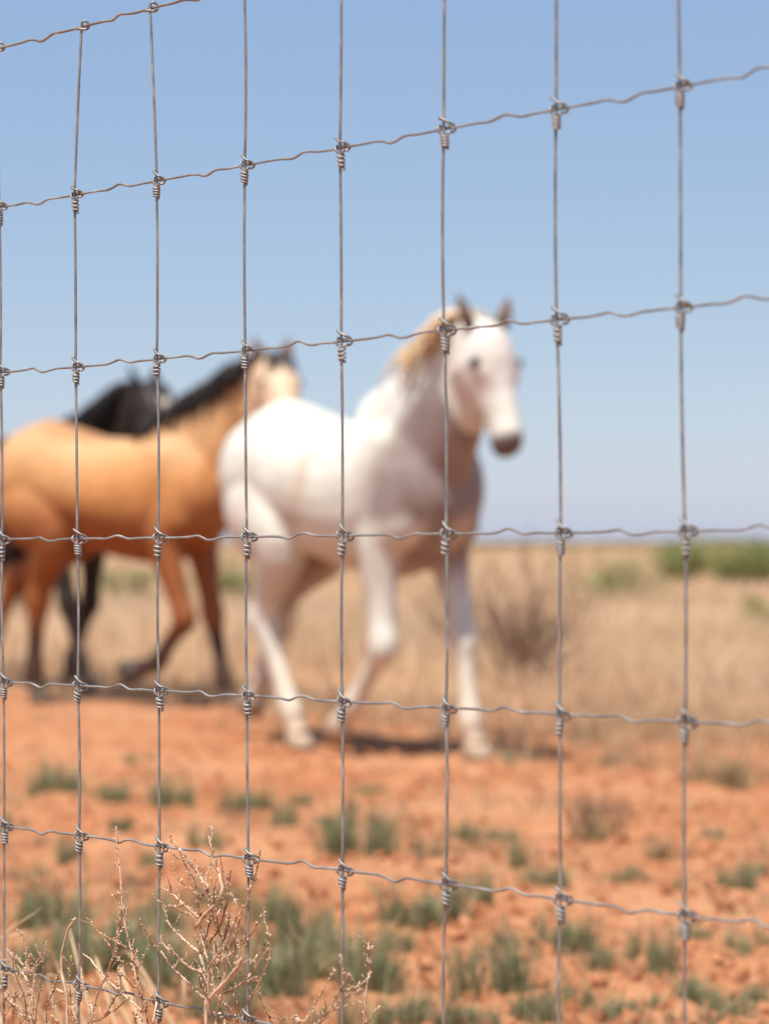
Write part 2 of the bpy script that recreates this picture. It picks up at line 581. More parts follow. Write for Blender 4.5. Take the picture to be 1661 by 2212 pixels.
    for k, L in pose['hind'].items():
        y = L['stifle'][1]
        st, hk, fe, ho = (Vector(L[q]) for q in ('stifle', 'hock', 'fetlock', 'hoof'))
        hip = Vector((-.52, y * .72, 1.25))
        leg([hip, Vector((-.50, y * .85, 1.08)).lerp(st, .25), st.lerp(hk, .10), st.lerp(hk, .62), st.lerp(hk, .88), hk, hk.lerp(fe, .28), hk.lerp(fe, .65), fe, fe.lerp(ho, .5), ho], HR, y)
        hooves.append((fe, ho))
    tmp = link(bpy.data.objects.new('tmp_body', mb.mesh('body', None)))
    md = tmp.modifiers.new('r', 'REMESH'); md.mode = 'VOXEL'; md.voxel_size = 0.0145
    sm = tmp.modifiers.new('s', 'SMOOTH'); sm.factor = 0.5; sm.iterations = 9
    dg = bpy.context.evaluated_depsgraph_get()
    me = bpy.data.meshes.new_from_object(tmp.evaluated_get(dg))
    bpy.data.objects.remove(tmp)
    me.name = 'body'
    n = len(me.vertices)
    co = np.empty(n * 3); me.vertices.foreach_get('co', co); co = co.reshape(-1, 3)
    me.polygons.foreach_set('use_smooth', [True] * len(me.polygons))
    hf = co - np.array(poll)
    tt = hf @ np.array(d) / hs; ff = hf @ np.array(fr); ll = hf @ np.array(lat)
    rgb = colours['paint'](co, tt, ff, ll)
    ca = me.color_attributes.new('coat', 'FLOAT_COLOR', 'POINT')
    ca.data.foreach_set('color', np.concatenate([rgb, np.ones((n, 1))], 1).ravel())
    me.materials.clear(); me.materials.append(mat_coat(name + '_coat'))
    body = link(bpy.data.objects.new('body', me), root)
    # hooves
    hm = mat_plain(name + '_hoof', colours['hoof'][0], colours['hoof'][1], 25, 0.6, 0.3)
    for fe, ho in hooves:
        ax = (ho - fe).normalized()
        flat = ho.z < 0.09
        fwd = Vector((1, 0, 0)); 
        if flat:
            dn = Vector((0.0, 0, -1)); zb = -ho.z + 0.0
            h = MB().loft([(ho + Vector((-.005, 0, .012)), (0, .048, 0), (.052, 0, 0)), (ho + Vector((.005, 0, -.005)), (0, .055, 0), (.060, 0, 0)), (Vector((ho.x + .03, ho.y, -.004)), (0, .064, 0), (.074, 0, 0))], 16)
        else:
            sd = Vector((0, 1, 0)); fw = sd.cross(ax).normalized()
            h = MB().loft([(ho - ax * .012, sd * .048, fw * .050), (ho + ax * .01, sd * .055, fw * .058), (ho + ax * .085, sd * .062, fw * .070)], 16)
        h.build('hoof', hm, root)
    # ears
    em = mat_plain(name + '_ear', colours['ear'][0], colours['ear'][1], 18, 0.8, 0.1)
    for s in (-1, 1):
        b0 = poll + lat * s * (.062 + wide * .12) + fr * .03 - d * .01
        up = (-d * .85 + fr * .20 + lat * s * (.30 + wide) + Vector((0, 0, .30))).normalized()
        ro = fr.cross(up).normalized(); de = up.cross(ro).normalized()
        L = 0.135
        e = MB().loft([(b0, ro * .028, de * .026), (b0 + up * L * .25, ro * .034, de * .024), (b0 + up * L * .5, ro * .030, de * .018), (b0 + up * L * .8, ro * .017, de * .010), (b0 + up * L, ro * .003, de * .003)], 12)
        e.build('ear', em, body)
    # eyes
    ey = mat_plain(name + '_eye', (0.01, 0.008, 0.006), (0.025, 0.016, 0.01), 10, 0.15, 0.6)
    for s in (-1, 1):
        pc = poll + d * .185 * hs + fr * .045 + lat * s * (.095 + wide * .08)
        rr = [(-.018, .009), (-.011, .017), (0, .021), (.011, .017), (.018, .009)]
        MB().loft([(pc + d * a, lat * r, fr * r) for a, r in rr], 12).build('eye', ey, body)
    # mane, forelock, tail
    hr = random.Random(name)
    mm = mat_plain(name + '_hair', colours['hair'][0], colours['hair'][1], 30, 0.55, 0.35)
    crest = catmull([Vector(p) + (Vector(r[2]) if Vector(r[2]).dot(Vector((-1, 0, 1))) > 0 else -Vector(r[2])) * .92 for (p, _, _), r in zip(nk, rings)], 12)
    mane = MB()
    w = pose['mane']
    for i in range(w['n']):
        t = 1 - (1 - w['t0']) * hr.random() ** w.get('top', 1.0)
        b0 = crest[min(len(crest) - 1, int(t * (len(crest) - 1)))] + Vector((hr.uniform(-.02, .02), hr.uniform(-.02, .02), -.01))
        side = w['side'] if hr.random() < w['bias'] else -w['side']
        L = hr.uniform(.45, 1.3) * w['len'] * (0.7 + 0.5 * math.sin(math.pi * min(1, t)))
        back = hr.uniform(.3, 1.2) * w['back']
        lift = hr.uniform(.3, 1.1) * w['lift']
        p1 = b0 + Vector((-back * .25 * L, side * .05 + hr.uniform(-.02, .02), lift * .3 * L))
        p2 = b0 + Vector((-back * .6 * L, side * hr.uniform(.08, .13), -.25 * L + lift * .3 * L))
        p3 = b0 + Vector((-back * .85 * L, side * hr.uniform(.10, .17), -.65 * L + lift * .25 * L))
        p4 = b0 + Vector((-back * 1.0 * L + hr.uniform(-.03, .03), side * hr.uniform(.09, .19), -1.0 * L + lift * .2 * L))
        r0 = hr.uniform(.004, .011)
        mane.tube(catmull([b0, p1, p2, p3, p4], 2), [r0 * q for q in (.8, 1.0, 1.1, 1.1, 1.05, .9, .75, .45, .15)], 4)
    mane.build('mane', mm, root)
    fl = MB()
    for i in range(w.get('fore', 30)):
        b0 = poll + fr * .07 + lat * hr.uniform(-.035, .035) - d * .02
        L = hr.uniform(.10, .24)
        sx = hr.uniform(-.05, .05)
        fl.tube(catmull([b0, b0 + fr * .035 + d * L * .35 + lat * sx * .4, b0 + fr * .03 + d * L * .7 + lat * sx, b0 + fr * .012 + d * L + lat * sx * 1.3], 2),
                [.007, .010, .010, .009, .007, .004, .0015], 4)
    if fl.v: fl.build('forelock', mm, body)
    tl = MB()
    for i in range(110):
        a = hr.uniform(0, 6.28); q = hr.uniform(0, .045)
        b0 = Vector((-.80, q * math.cos(a), 1.40 + q * math.sin(a)))
        y = w.get('tail', 0.05)
        L = hr.uniform(.75, 1.0)
        sp = hr.uniform(-.06, .06); sq = hr.uniform(-.05, .05)
        tl.tube(catmull([b0, b0 + Vector((-.07, y * .4 + sp * .3, -.06)), b0 + Vector((-.09 + sq * .6, y + sp, -.35 * L)), b0 + Vector((-.04 + sq * .6, y + sp * 1.2, -.7 * L)), b0 + Vector((.02 + sq * .6, y + sp, -L))], 2),
                [.010, .012, .012, .012, .012, .010, .008, .005, .002], 4)
    tl.build('tail', mm, root)
    return root

def smooth(a, b, x):
    t = np.clip((x - a) / (b - a), 0, 1)
    return t * t * (3 - 2 * t)
def blend(base, c, w):
    return base * (1 - w[:, None]) + np.array(c)[None, :] * w[:, None]
def patch(co, s, seed):
    r = np.random.default_rng(seed); out = np.zeros(len(co))
    for k in range(7):
        v = r.normal(0, s, 3); out += np.sin(co @ v + r.uniform(0, 6.28)) / 7
    return out

def paint_white(co, tt, ff, ll):
    rgb = np.tile(np.array([.665, .665, .60]), (len(co), 1))
    rgb = blend(rgb, (.53, .48, .40), smooth(.05, .5, patch(co, 5, 2)) * .5)
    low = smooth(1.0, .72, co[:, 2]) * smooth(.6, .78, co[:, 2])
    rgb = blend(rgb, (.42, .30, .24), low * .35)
    # mottled rose-roan front and underline, with the chest's shade painted in
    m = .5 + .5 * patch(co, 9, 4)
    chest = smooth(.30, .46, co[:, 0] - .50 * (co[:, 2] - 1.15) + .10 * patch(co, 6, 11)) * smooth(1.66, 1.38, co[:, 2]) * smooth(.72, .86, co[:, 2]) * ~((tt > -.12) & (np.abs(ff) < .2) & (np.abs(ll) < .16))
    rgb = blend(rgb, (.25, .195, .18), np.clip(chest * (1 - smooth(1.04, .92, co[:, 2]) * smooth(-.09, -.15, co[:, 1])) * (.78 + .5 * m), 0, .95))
    rgb = blend(rgb, (.56, .46, .40), smooth(.11, .04, np.hypot(co[:, 1] - .04, co[:, 2] - .93)) * (co[:, 0] > .5) * .7)
    # tan dust ground into the flank, barrel and quarters
    st = smooth(.12, .55, patch(co * np.array([1.0, 1.0, .45]), 8, 21)) * smooth(1.5, 1.2, co[:, 2]) * smooth(.5, .7, co[:, 2])
    rgb = blend(rgb, (.54, .39, .275), st * .8)
    # groin and inner thighs: thin-haired dark skin, plus their shade painted in
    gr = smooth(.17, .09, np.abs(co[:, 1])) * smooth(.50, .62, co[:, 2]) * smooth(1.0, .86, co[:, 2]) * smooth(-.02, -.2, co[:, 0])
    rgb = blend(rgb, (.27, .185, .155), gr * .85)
    rgb = blend(rgb, (.63, .55, .44), smooth(.58, .3, co[:, 2]) * .8)
    rgb = blend(rgb, (.46, .29, .18), smooth(.24, .06, co[:, 2]) * .6)
    rgb = blend(rgb, (.24, .19, .17), smooth(.055, .02, np.sqrt((tt - .19) ** 2 + (ff - .035) ** 2)) * (np.abs(ll) > .05) * (np.abs(ll) < .16))
    rgb = blend(rgb, (.64, .585, .54), smooth(-.05, .06, tt) * smooth(.14, .09, np.abs(ll)) * smooth(.5, .2, tt) * smooth(.16, .1, np.abs(ff)) * .8)
    head = (tt > .40) & (np.abs(ll) < .12) & (np.abs(ff) < .13) & (tt < .75)
    muz = smooth(.505, .575, tt + .25 * -ff) * head
    rgb = blend(rgb, (.095, .072, .066), muz * .95)
    return rgb

def paint_buckskin(co, tt, ff, ll):
    rgb = np.tile(np.array([.54, .25, .088]), (len(co), 1))
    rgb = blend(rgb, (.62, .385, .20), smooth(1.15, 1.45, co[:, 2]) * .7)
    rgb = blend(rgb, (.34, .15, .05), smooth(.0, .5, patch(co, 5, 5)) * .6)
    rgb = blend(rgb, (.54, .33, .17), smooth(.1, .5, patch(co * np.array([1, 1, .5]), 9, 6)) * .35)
    rgb = blend(rgb, (.25, .078, .024), smooth(1.18, .90, co[:, 2] + .16 * patch(co, 6, 31)) * .9)  # belly shade painted into the coat, its edge broken up
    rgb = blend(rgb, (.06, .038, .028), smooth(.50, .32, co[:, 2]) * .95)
    face = (tt > -.05) & (tt < .8) & (np.abs(ll) < .14) & (np.abs(ff) < .2)
    rgb = blend(rgb, (.68, .51, .35), face * .85)
    rgb = blend(rgb, (.05, .035, .03), smooth(.5, .57, tt) * face)
    return rgb

def paint_black(co, tt, ff, ll):
    rgb = np.tile(np.array([.028, .020, .017]), (len(co), 1))
    face = (tt > -.05) & (tt < .8) & (np.abs(ll) < .14) & (np.abs(ff) < .2)
    rgb = blend(rgb, (.06, .038, .028), smooth(.0, .5, patch(co, 4, 8)) * .6)
    blaze = smooth(.02, .09, ff) * smooth(.055, .03, np.abs(ll)) * smooth(.05, .15, tt) * face
    rgb = blend(rgb, (.55, .48, .42), blaze * .9)
    rgb = blend(rgb, (.20, .13, .10), smooth(.45, .58, tt) * face * .8)
    return rgb

white_pose = {
 'neck': [((.32, 0, 1.22), .35, .20), ((.46, 0, 1.31), .335, .18), ((.61, -.02, 1.43), .285, .145), ((.745, -.045, 1.55), .235, .118), ((.855, -.06, 1.66), .185, .098), ((.93, -.07, 1.73), .125, .082)],
 'poll': (.925, -.065, 1.735), 'head': (.185, -.005, -.49),
 'fore': {'right': dict(elbow=(.40, -.175, .92), knee=(.44, -.185, .46), fetlock=(.235, -.185, .215), hoof=(.155, -.18, .14)),
          'left': dict(elbow=(.43, .16, .92), knee=(.56, .14, .49), fetlock=(.62, .13, .145), hoof=(.655, .13, .055))},
 'hind': {'right': dict(stifle=(-.25, -.20, .92), hock=(-.44, -.165, .56), fetlock=(-.25, -.15, .155), hoof=(-.205, -.145, .058)),
          'left': dict(stifle=(-.38, .19, .93), hock=(-.73, .14, .63), fetlock=(-.86, .13, .28), hoof=(-.92, .13, .19))},
 'mane': dict(n=180, t0=.58, top=1.3, side=-1, bias=.6, len=.15, back=.55, lift=.7, fore=0, tail=.17),
}
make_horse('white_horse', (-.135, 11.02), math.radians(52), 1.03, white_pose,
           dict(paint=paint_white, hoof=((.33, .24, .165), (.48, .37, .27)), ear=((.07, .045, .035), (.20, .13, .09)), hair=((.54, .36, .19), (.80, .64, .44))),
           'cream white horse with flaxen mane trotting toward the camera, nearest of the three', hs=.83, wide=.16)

buck_pose = {
 'neck': [((.36, 0, 1.22), .33, .19), ((.52, .02, 1.32), .29, .165), ((.69, .04, 1.46), .24, .128), ((.83, .05, 1.58), .205, .11), ((.93, .05, 1.68), .165, .094), ((.99, .04, 1.75), .115, .08)],
 'poll': (.995, .03, 1.765), 'head': (.30, -.25, -.38),
 'fore': {'right': dict(elbow=(.42, -.16, .92), knee=(.58, -.17, .46), fetlock=(.40, -.17, .24), hoof=(.28, -.17, .20)),
          'left': dict(elbow=(.43, .16, .92), knee=(.52, .15, .49), fetlock=(.60, .14, .145), hoof=(.635, .14, .055))},
 'hind': {'right': dict(stifle=(-.26, -.20, .93), hock=(-.42, -.155, .56), fetlock=(-.46, -.14, .15), hoof=(-.43, -.135, .055)),
          'left': dict(stifle=(-.38, .19, .93), hock=(-.84, .14, .66), fetlock=(-1.0, .13, .33), hoof=(-1.08, .13, .26))},
 'mane': dict(n=430, t0=.12, side=-1, bias=.45, len=.18, back=.5, lift=.45, fore=34, tail=.20),
}
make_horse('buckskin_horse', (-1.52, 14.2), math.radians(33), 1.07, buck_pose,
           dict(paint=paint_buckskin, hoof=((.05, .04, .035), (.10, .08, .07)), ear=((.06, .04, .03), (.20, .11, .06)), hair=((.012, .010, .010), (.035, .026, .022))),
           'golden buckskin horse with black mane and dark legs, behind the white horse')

black_pose = {
 'neck': [((.36, 0, 1.22), .33, .19), ((.52, 0, 1.32), .29, .165), ((.70, 0, 1.42), .225, .125), ((.84, 0, 1.54), .18, .10), ((.95, 0, 1.64), .15, .09), ((1.01, 0, 1.71), .11, .078)],
 'poll': (1.015, 0, 1.715), 'head': (.36, -.02, -.40),
 'fore': {'right': dict(elbow=(.42, -.16, .92), knee=(.54, -.15, .50), fetlock=(.64, -.14, .145), hoof=(.675, -.14, .055)),
          'left': dict(elbow=(.43, .16, .92), knee=(.40, .15, .50), fetlock=(.26, .14, .165), hoof=(.24, .14, .07))},
 'hind': {'right': dict(stifle=(-.36, -.20, .93), hock=(-.78, -.155, .62), fetlock=(-.92, -.14, .28), hoof=(-.98, -.135, .19)),
          'left': dict(stifle=(-.32, .19, .93), hock=(-.58, .14, .56), fetlock=(-.54, .13, .15), hoof=(-.50, .13, .055))},
 'mane': dict(n=460, t0=.08, side=-1, bias=.6, len=.24, back=.55, lift=.4, fore=40, tail=.25),
}
make_horse('black_horse', (-2.29, 15.9), math.radians(40), 1.07, black_pose,
           dict(paint=paint_black, hoof=((.03, .025, .02), (.07, .055, .05)), ear=((.012, .010, .010), (.035, .026, .022)), hair=((.008, .007, .008), (.022, .018, .018))),
           'black horse with pale nose stripe, mostly hidden behind the buckskin')

# ------------------------------------------------------------------ blades
def blades_mesh(name, base, az, lean, h, w, rgb, mat):
    """Curved blades: five points each."""
    n = len(h)
    fx, fy = np.cos(az), np.sin(az)
    sx, sy = -fy, fx
    if True:
        tw = rng.uniform(-1.2, 1.2, n)
        sx, sy = -np.sin(az + tw), np.cos(az + tw)
    P = np.zeros((n, 5, 3))
    mid = base + np.stack([fx * lean * .3 * h, fy * lean * .3 * h, h * .58], 1)
    tip = base + np.stack([fx * lean * h, fy * lean * h, h * (1 - .18 * lean)], 1)
    S = np.stack([sx, sy, np.zeros(n)], 1) * (w / 2)[:, None]
    P[:, 0] = base - S; P[:, 1] = base + S
    P[:, 2] = mid - S * .8; P[:, 3] = mid + S * .8
    P[:, 4] = tip
    i0 = np.arange(n) * 5
    quads = np.stack([i0, i0 + 1, i0 + 3, i0 + 2], 1).tolist()
    tris = np.stack([i0 + 2, i0 + 3, i0 + 4], 1).tolist()
    m = bpy.data.meshes.new(name)
    m.from_pydata(P.reshape(-1, 3).tolist(), [], quads + tris)
    ca = m.color_attributes.new('tint', 'FLOAT_COLOR', 'POINT')
    c5 = np.repeat(np.concatenate([rgb, np.ones((n, 1))], 1), 5, axis=0)
    ca.data.foreach_set('color', c5.ravel())
    m.materials.append(mat)
    return m

def dry_colours(n, lo=(.54, .365, .21), hi=(.83, .665, .46)):
    t = rng.beta(1.6, 1.6, n)[:, None]
    return np.array(lo) * (1 - t) + np.array(hi) * t

def patchy(x, y, f=1.0):
    return (np.sin(1.7 * f * x + .9 * f * y + 1) + np.sin(-1.1 * f * x + 1.6 * f * y + 2.4) + np.sin(2.9 * f * x + .4 * f * y) * .7) / 2.7

def start0(x):
    return np.clip(13.3 - 1.0 * x, 10.9, 15.6)

def field(n, y0, y1, hw0, hgt, wid, edge=True, pw=1.6):
    out = []
    u = rng.random(n)
    y = y0 * (y1 / y0) ** (u ** 1.0)
    x = rng.uniform(-1, 1, n) * (0.21 * y + hw0)
    p = patchy(x, y, .8)
    keep = rng.random(n) < np.clip(.62 + .55 * p, .08, 1)
    if edge:
        start = np.clip(13.3 - 1.0 * x, 10.9, 15.6) + 1.1 * patchy(x, y * .3 + 3, 1.3) + .7 * patchy(x + 5, y, 3.1)
        keep &= (y > start + rng.exponential(.8, n) - rng.exponential(.5, n))
    x, y = x[keep], y[keep]
    k = len(x)
    h = rng.uniform(.45, 1.15, k) * hgt * (0.85 + .35 * patchy(x, y, .35)) * np.clip((y - start0(x)) / 4.5 + .3, .25, 1)
    w = wid * rng.uniform(.6, 1.4, k) * np.clip(y / 16, 1, 8)
    base = np.stack([x, y, np.full(k, -.01)], 1)
    rgb = dry_colours(k)
    q = patchy(x, y, .5)[:, None]
    rgb = rgb * (1 + .16 * q)
    rgb = np.where(rng.random((k, 1)) < .10, rgb * np.array([.45, .42, .45]), rgb)
    return blades_mesh('dry_grass', base, rng.uniform(0, 6.28, k), rng.uniform(.05, .65, k), h, w, rgb, M_BLADE)

g1 = link(bpy.data.objects.new('dry_grass', field(85000, 10.5, 34, 1.2, .46, .007)))
tag(g1, 'tall tan dry grass covering the field behind the horses', 'dry grass', kind='stuff')
g2 = link(bpy.data.objects.new('distant_dry_grass', field(60000, 34, 420, 2.0, .50, .010, edge=False)))
tag(g2, 'far dry grass running to the flat horizon', 'dry grass', kind='stuff')

k = 3000
yy = rng.uniform(240, 430, k); xx = rng.uniform(-1, 1, k) * (.2 * yy + 8)
hh = rng.uniform(.5, 1.0, k) * (1.0 + .45 * patchy(xx, yy * .2, .12))
t = rng.random((k, 1))
m = blades_mesh('scrub', np.stack([xx, yy, np.zeros(k)], 1), rng.uniform(0, 6.28, k), rng.uniform(0, .4, k), hh, rng.uniform(.5, 1.3, k), np.array([.16, .15, .07]) * (1 - t) + np.array([.34, .26, .15]) * t, M_GREEN)
o = link(bpy.data.objects.new('distant_scrub', m))
tag(o, 'thin brown-green line of far-off scrub along the horizon', 'scrub', kind='stuff')

# clods and straw litter on the soil
cl = MB()
for i in range(5200):
    y = 4.5 * (11.5 / 4.5) ** random.random() ** 1.3
    x = random.uniform(-1, 1) * (.17 * y + .4)
    r = random.choice((.004, .005, .006, .008, .008, .012, .017, .024)) * random.uniform(.7, 1.3)
    cl.lump((x, y, ground_z(x, y) + r * .25), r, (1.2, 1, .7))
o = cl.build('soil_clod', mat_plain('clod', (.31, .12, .055), (.46, .21, .11), 12, .95, .1), None, False)
tag(o, 'crumbly red soil clods strewn over the bare ground', 'soil', kind='stuff')

nl = 2600
yy = 4.5 * (12.5 / 4.5) ** rng.random(nl); xx = rng.uniform(-1, 1, nl) * (.17 * yy + .4)
kk = patchy(xx, yy, 1.6) > -.1
xx, yy = xx[kk], yy[kk]; k = len(xx)
lm = blades_mesh('straw', np.stack([xx, yy, gnoise(xx, yy) + .004], 1), rng.uniform(0, 6.28, k), rng.uniform(1.5, 5, k), rng.uniform(.01, .035, k), rng.uniform(.002, .005, k), dry_colours(k, (.40, .20, .09), (.62, .44, .26)), M_BLADE)
o = link(bpy.data.objects.new('straw_litter', lm))
tag(o, 'scattered dry straw bits on the red soil', 'straw', kind='stuff')

# thin low cover of half-dead seedlings in loose drifts
nc = 820
cy = 4.5 * (12.6 / 4.5) ** rng.random(nc); cx = rng.uniform(-1, 1, nc) * (.17 * cy + .4)
kc = rng.random(nc) < np.clip(.40 + .75 * patchy(cx, cy * 1.4, 2.0) + .35 * (6.5 - cy) / 2.5, .05, 1)
cx, cy = cx[kc], cy[kc]
per = rng.integers(8, 60, len(cx)); rad = rng.uniform(.02, .10, len(cx)); hh = rng.uniform(.4, 1.25, len(cx))
ii = np.repeat(np.arange(len(cx)), per); k = len(ii)
xx = cx[ii] + rng.normal(0, 1, k) * rad[ii] * 1.3; yy = cy[ii] + rng.normal(0, 1, k) * rad[ii]
cm = np.where(rng.random((k, 1)) < .55, dry_colours(k, (.30, .19, .10), (.50, .34, .19)), dry_colours(k, (.17, .165, .09), (.33, .31, .19)))
lm = blades_mesh('seedlings', np.stack([xx, yy, gnoise(xx, yy) - .004], 1), rng.uniform(0, 6.28, k), rng.uniform(.1, 1.1, k), rng.uniform(.02, .075, k) * hh[ii], rng.uniform(.003, .006, k), cm, M_GREEN)
o = link(bpy.data.objects.new('ground_cover', lm))
tag(o, 'sparse low brownish-green seedlings in drifts over the soil', 'ground cover', kind='stuff')

# straw clumps thinning out of the field onto the bare strip
nc = 520
cx = rng.uniform(-2.6, 2.6, nc); cy = start0(cx) + .8 - rng.exponential(1.1, nc)
kc = (cy > 8.3) & (rng.random(nc) < np.clip(.45 + .6 * patchy(cx, cy, 1.7) + .22 * cx, .05, 1))
cx, cy = cx[kc], cy[kc]
per = rng.integers(10, 70, len(cx)); rad = rng.uniform(.03, .16, len(cx)); hh = rng.uniform(.35, 1.2, len(cx))
ii = np.repeat(np.arange(len(cx)), per); k = len(ii)
xx = cx[ii] + rng.normal(0, 1, k) * rad[ii] * 1.5; yy = cy[ii] + rng.normal(0, 1, k) * rad[ii]
cm = dry_colours(k, (.40, .24, .12), (.74, .56, .36)) * rng.uniform(.75, 1.1, len(cx))[ii][:, None]
lm = blades_mesh('straw_clumps', np.stack([xx, yy, gnoise(xx, yy) - .004], 1), rng.uniform(0, 6.28, k), rng.uniform(.1, 1.3, k), rng.uniform(.05, .22, k) * hh[ii], rng.uniform(.004, .008, k), cm, M_BLADE)
o = link(bpy.data.objects.new('straw_edge', lm))
tag(o, 'ragged short straw thinning out between dry field and bare soil', 'dry grass', kind='stuff')

# ------------------------------------------------------------------ grey-green tufts on the soil
def tuft_mesh(seed, n, dark, dry=.12):
    r = np.random.default_rng(seed)
    k = 9
    ca, cr = r.uniform(0, 6.28, k), np.sqrt(r.random(k)) * .40
    hs, sp = r.uniform(.35, 1.0, k), r.uniform(.04, .11, k)
    sub = r.integers(0, k, n)
    a = r.uniform(0, 6.28, n); q = np.abs(r.normal(0, 1, n)) * sp[sub]
    bx = cr[sub] * np.cos(ca[sub]) + q * np.cos(a); by = cr[sub] * np.sin(ca[sub]) * .9 + q * np.sin(a)
    base = np.stack([bx, by, np.full(n, -.03)], 1)
    h = r.beta(2.2, 1.6, n) * 1.15 * hs[sub] * np.exp(-q * 2.5)
    lo, hi = np.array([.155, .175, .09]), np.array([.36, .375, .21])
    t = r.beta(1.2, 1.3, n)[:, None]
    rgb = (lo * (1 - t) + hi * t) * dark
    rgb = np.where(r.random((n, 1)) < dry, np.array([.50, .34, .19]) * r.uniform(.6, 1.1, (n, 1)), rgb)
    return blades_mesh('tuft', base, a + r.normal(0, .5, n), np.clip(.12 + q * 3 + r.normal(0, .15, n), .02, .9), h, r.uniform(.011, .024, n), rgb, M_GREEN)

TUFTS = [tuft_mesh(s, n, d, y) for s, n, d, y in ((1, 460, 1.05, .14), (2, 500, .98, .12), (3, 400, 1.15, .22), (4, 460, .92, .16), (5, 360, 1.15, .30), (6, 520, 1.05, .12))]
BROWN = tuft_mesh(9, 220, .9, .75)

# (x, y of the base, width, height) in the frame, and mesh
TL = [(125, 1712, 130, 62), (245, 1728, 70, 42), (372, 1742, 90, 58), (525, 1748, 95, 50), (612, 1782, 60, 60), (655, 1742, 40, 30), (780, 1856, 150, 105), (700, 1800, 60, 34),
 (1010, 1816, 70, 42), (1092, 1816, 65, 36), (1117, 1874, 42, 52), (1290, 1812, 120, 62), (1440, 1852, 95, 44), (1538, 1810, 55, 28), (1590, 1930, 68, 58), (1604, 2044, 80, 44),
 (1215, 2062, 95, 80), (1388, 2072, 60, 66), (1432, 2098, 44, 110), (1060, 2134, 120, 115), (1302, 2090, 56, 46), (925, 1996, 130, 84), (1012, 1962, 85, 62), (650, 2066, 150, 130),
 (712, 2126, 170, 120), (600, 1996, 90, 76), (560, 2158, 130, 125), (822, 2124, 120, 92), (905, 2204, 120, 66), (1162, 2204, 95, 80), (1252, 2172, 60, 56), (1478, 2164, 110, 66),
 (1562, 2190, 80, 56), (1632, 2150, 60, 50), (104, 2004, 120, 96), (186, 2064, 150, 120), (268, 2108, 160, 124), (330, 2018, 90, 72), (58, 2126, 120, 90), (398, 2146, 140, 112),
 (22, 1792, 64, 40), (152, 1862, 64, 54), (262, 1796, 44, 34), (452, 1834, 72, 42), (1182, 1922, 80, 50), (922, 1872, 52, 40), (470, 1972, 80, 54), (1256, 1600, 42, 30),
 (1352, 1902, 60, 36), (1642, 1888, 60, 34), (1010, 2216, 100, 60), (760, 2210, 130, 84), (480, 2206, 110, 90), (1096, 2050, 50, 40), (860, 2040, 70, 52), (1342, 2200, 70, 50),
 (330, 1880, 50, 34), (60, 1900, 60, 36), (800, 1720, 60, 22), (1500, 2020, 60, 34), (300, 1650, 60, 20), (1330, 1650, 90, 22), (1120, 1652, 80, 20), (1600, 1700, 120, 60), (1510, 1690, 90, 44)]
ORD = ['first', 'second', 'third', 'fourth', 'fifth', 'sixth', 'seventh', 'eighth', 'ninth']
def fence_cell(x, y):
    cols = []
    for c in range(8):
        ys = [ROWS[r][c] for r in range(1, 6)]
        pts = sorted(ys, key=lambda p: abs(p[1] - y))[0]
        cols.append(pts[0])
    i = sum(1 for cx in cols if cx < x) - 1
    def yat(r):
        L = ROWS[r]
        if r == 6: return 2095 + (x - 10) * .2035
        return float(np.interp(x, [p[0] for p in L], [p[1] for p in L]))
    j = max(r for r in range(1, 7) if yat(r) < y or r == 1)
    return i, j
cells = {}
for t in TL:
    cells.setdefault(fence_cell(t[0], t[1] - t[3] * .5), []).append(t)
tr = random.Random(5)
for (ci, ri), lst in sorted(cells.items()):
    lst.sort()
    nn = len(lst)
    for k, (x, y, w, h) in enumerate(lst):
        D = ground_depth(y)
        gp = at(x, y, D)
        brown = (x, y) in ((1290, 1812), (1600, 1700), (1510, 1690), (1440, 1852))
        o = bpy.data.objects.new('grass_tuft', BROWN if brown else TUFTS[tr.randrange(6)])
        link(o)
        o.location = (gp.x, gp.y, ground_z(gp.x, gp.y) - .004)
        o.rotation_euler = (0, 0, tr.uniform(0, 6.28))
        W = w / F * D; Hh = h / F * D
        g = y > 1900
        o.scale = (W * (1.62 if g else 1.4), W * (1.62 if g else 1.4), Hh * (1.85 if g else 1.95))
        where = ('right of the eighth upright' if ci >= 7 else 'left of the second upright' if ci < 1 else 'between %s and %s uprights' % (ORD[ci], ORD[ci + 1]))
        which = '' if nn == 1 else ('left ' if k == 0 else 'right ') if nn == 2 else (('leftmost ' if k == 0 else 'rightmost ' if k == nn - 1 else 'middle ') if nn == 3 else ('leftmost ' if k == 0 else 'rightmost ' if k == nn - 1 else ORD[k] + '-from-left '))
        tag(o, '%s%s tuft on soil %s, below %s level wire' % (which, 'brown dry' if brown else 'grey-green', where, ORD[ri]), 'grass tuft', 'tufts on the red soil')

# ------------------------------------------------------------------ shrubs in the field
def twigs(mb, p, d, L, r, depth, rr, spread=.6, tips=None):
    n = 4
    pts = [p]
    for i in range(n):
        d = (d + Vector((rr.uniform(-1, 1), rr.uniform(-1, 1), rr.uniform(-.5, .8))) * .18).normalized()
        pts.append(pts[-1] + d * L / n)
    mb.tube(pts, [r * (1 - .6 * i / n) for i in range(n + 1)], 5 if depth > 1 else 3, False)
    if tips is not None and depth <= 1: tips.extend(pts[2:])
    if depth <= 0: return
    for k in range(rr.randint(3, 4)):
        t = rr.randint(1, n)
        nd = (d + Vector((rr.uniform(-1, 1), rr.uniform(-1, 1), rr.uniform(-.25, .7))) * spread).normalized()
        twigs(mb, pts[t], nd, L * rr.uniform(.55, .8), r * .55, depth - 1, rr, spread, tips)

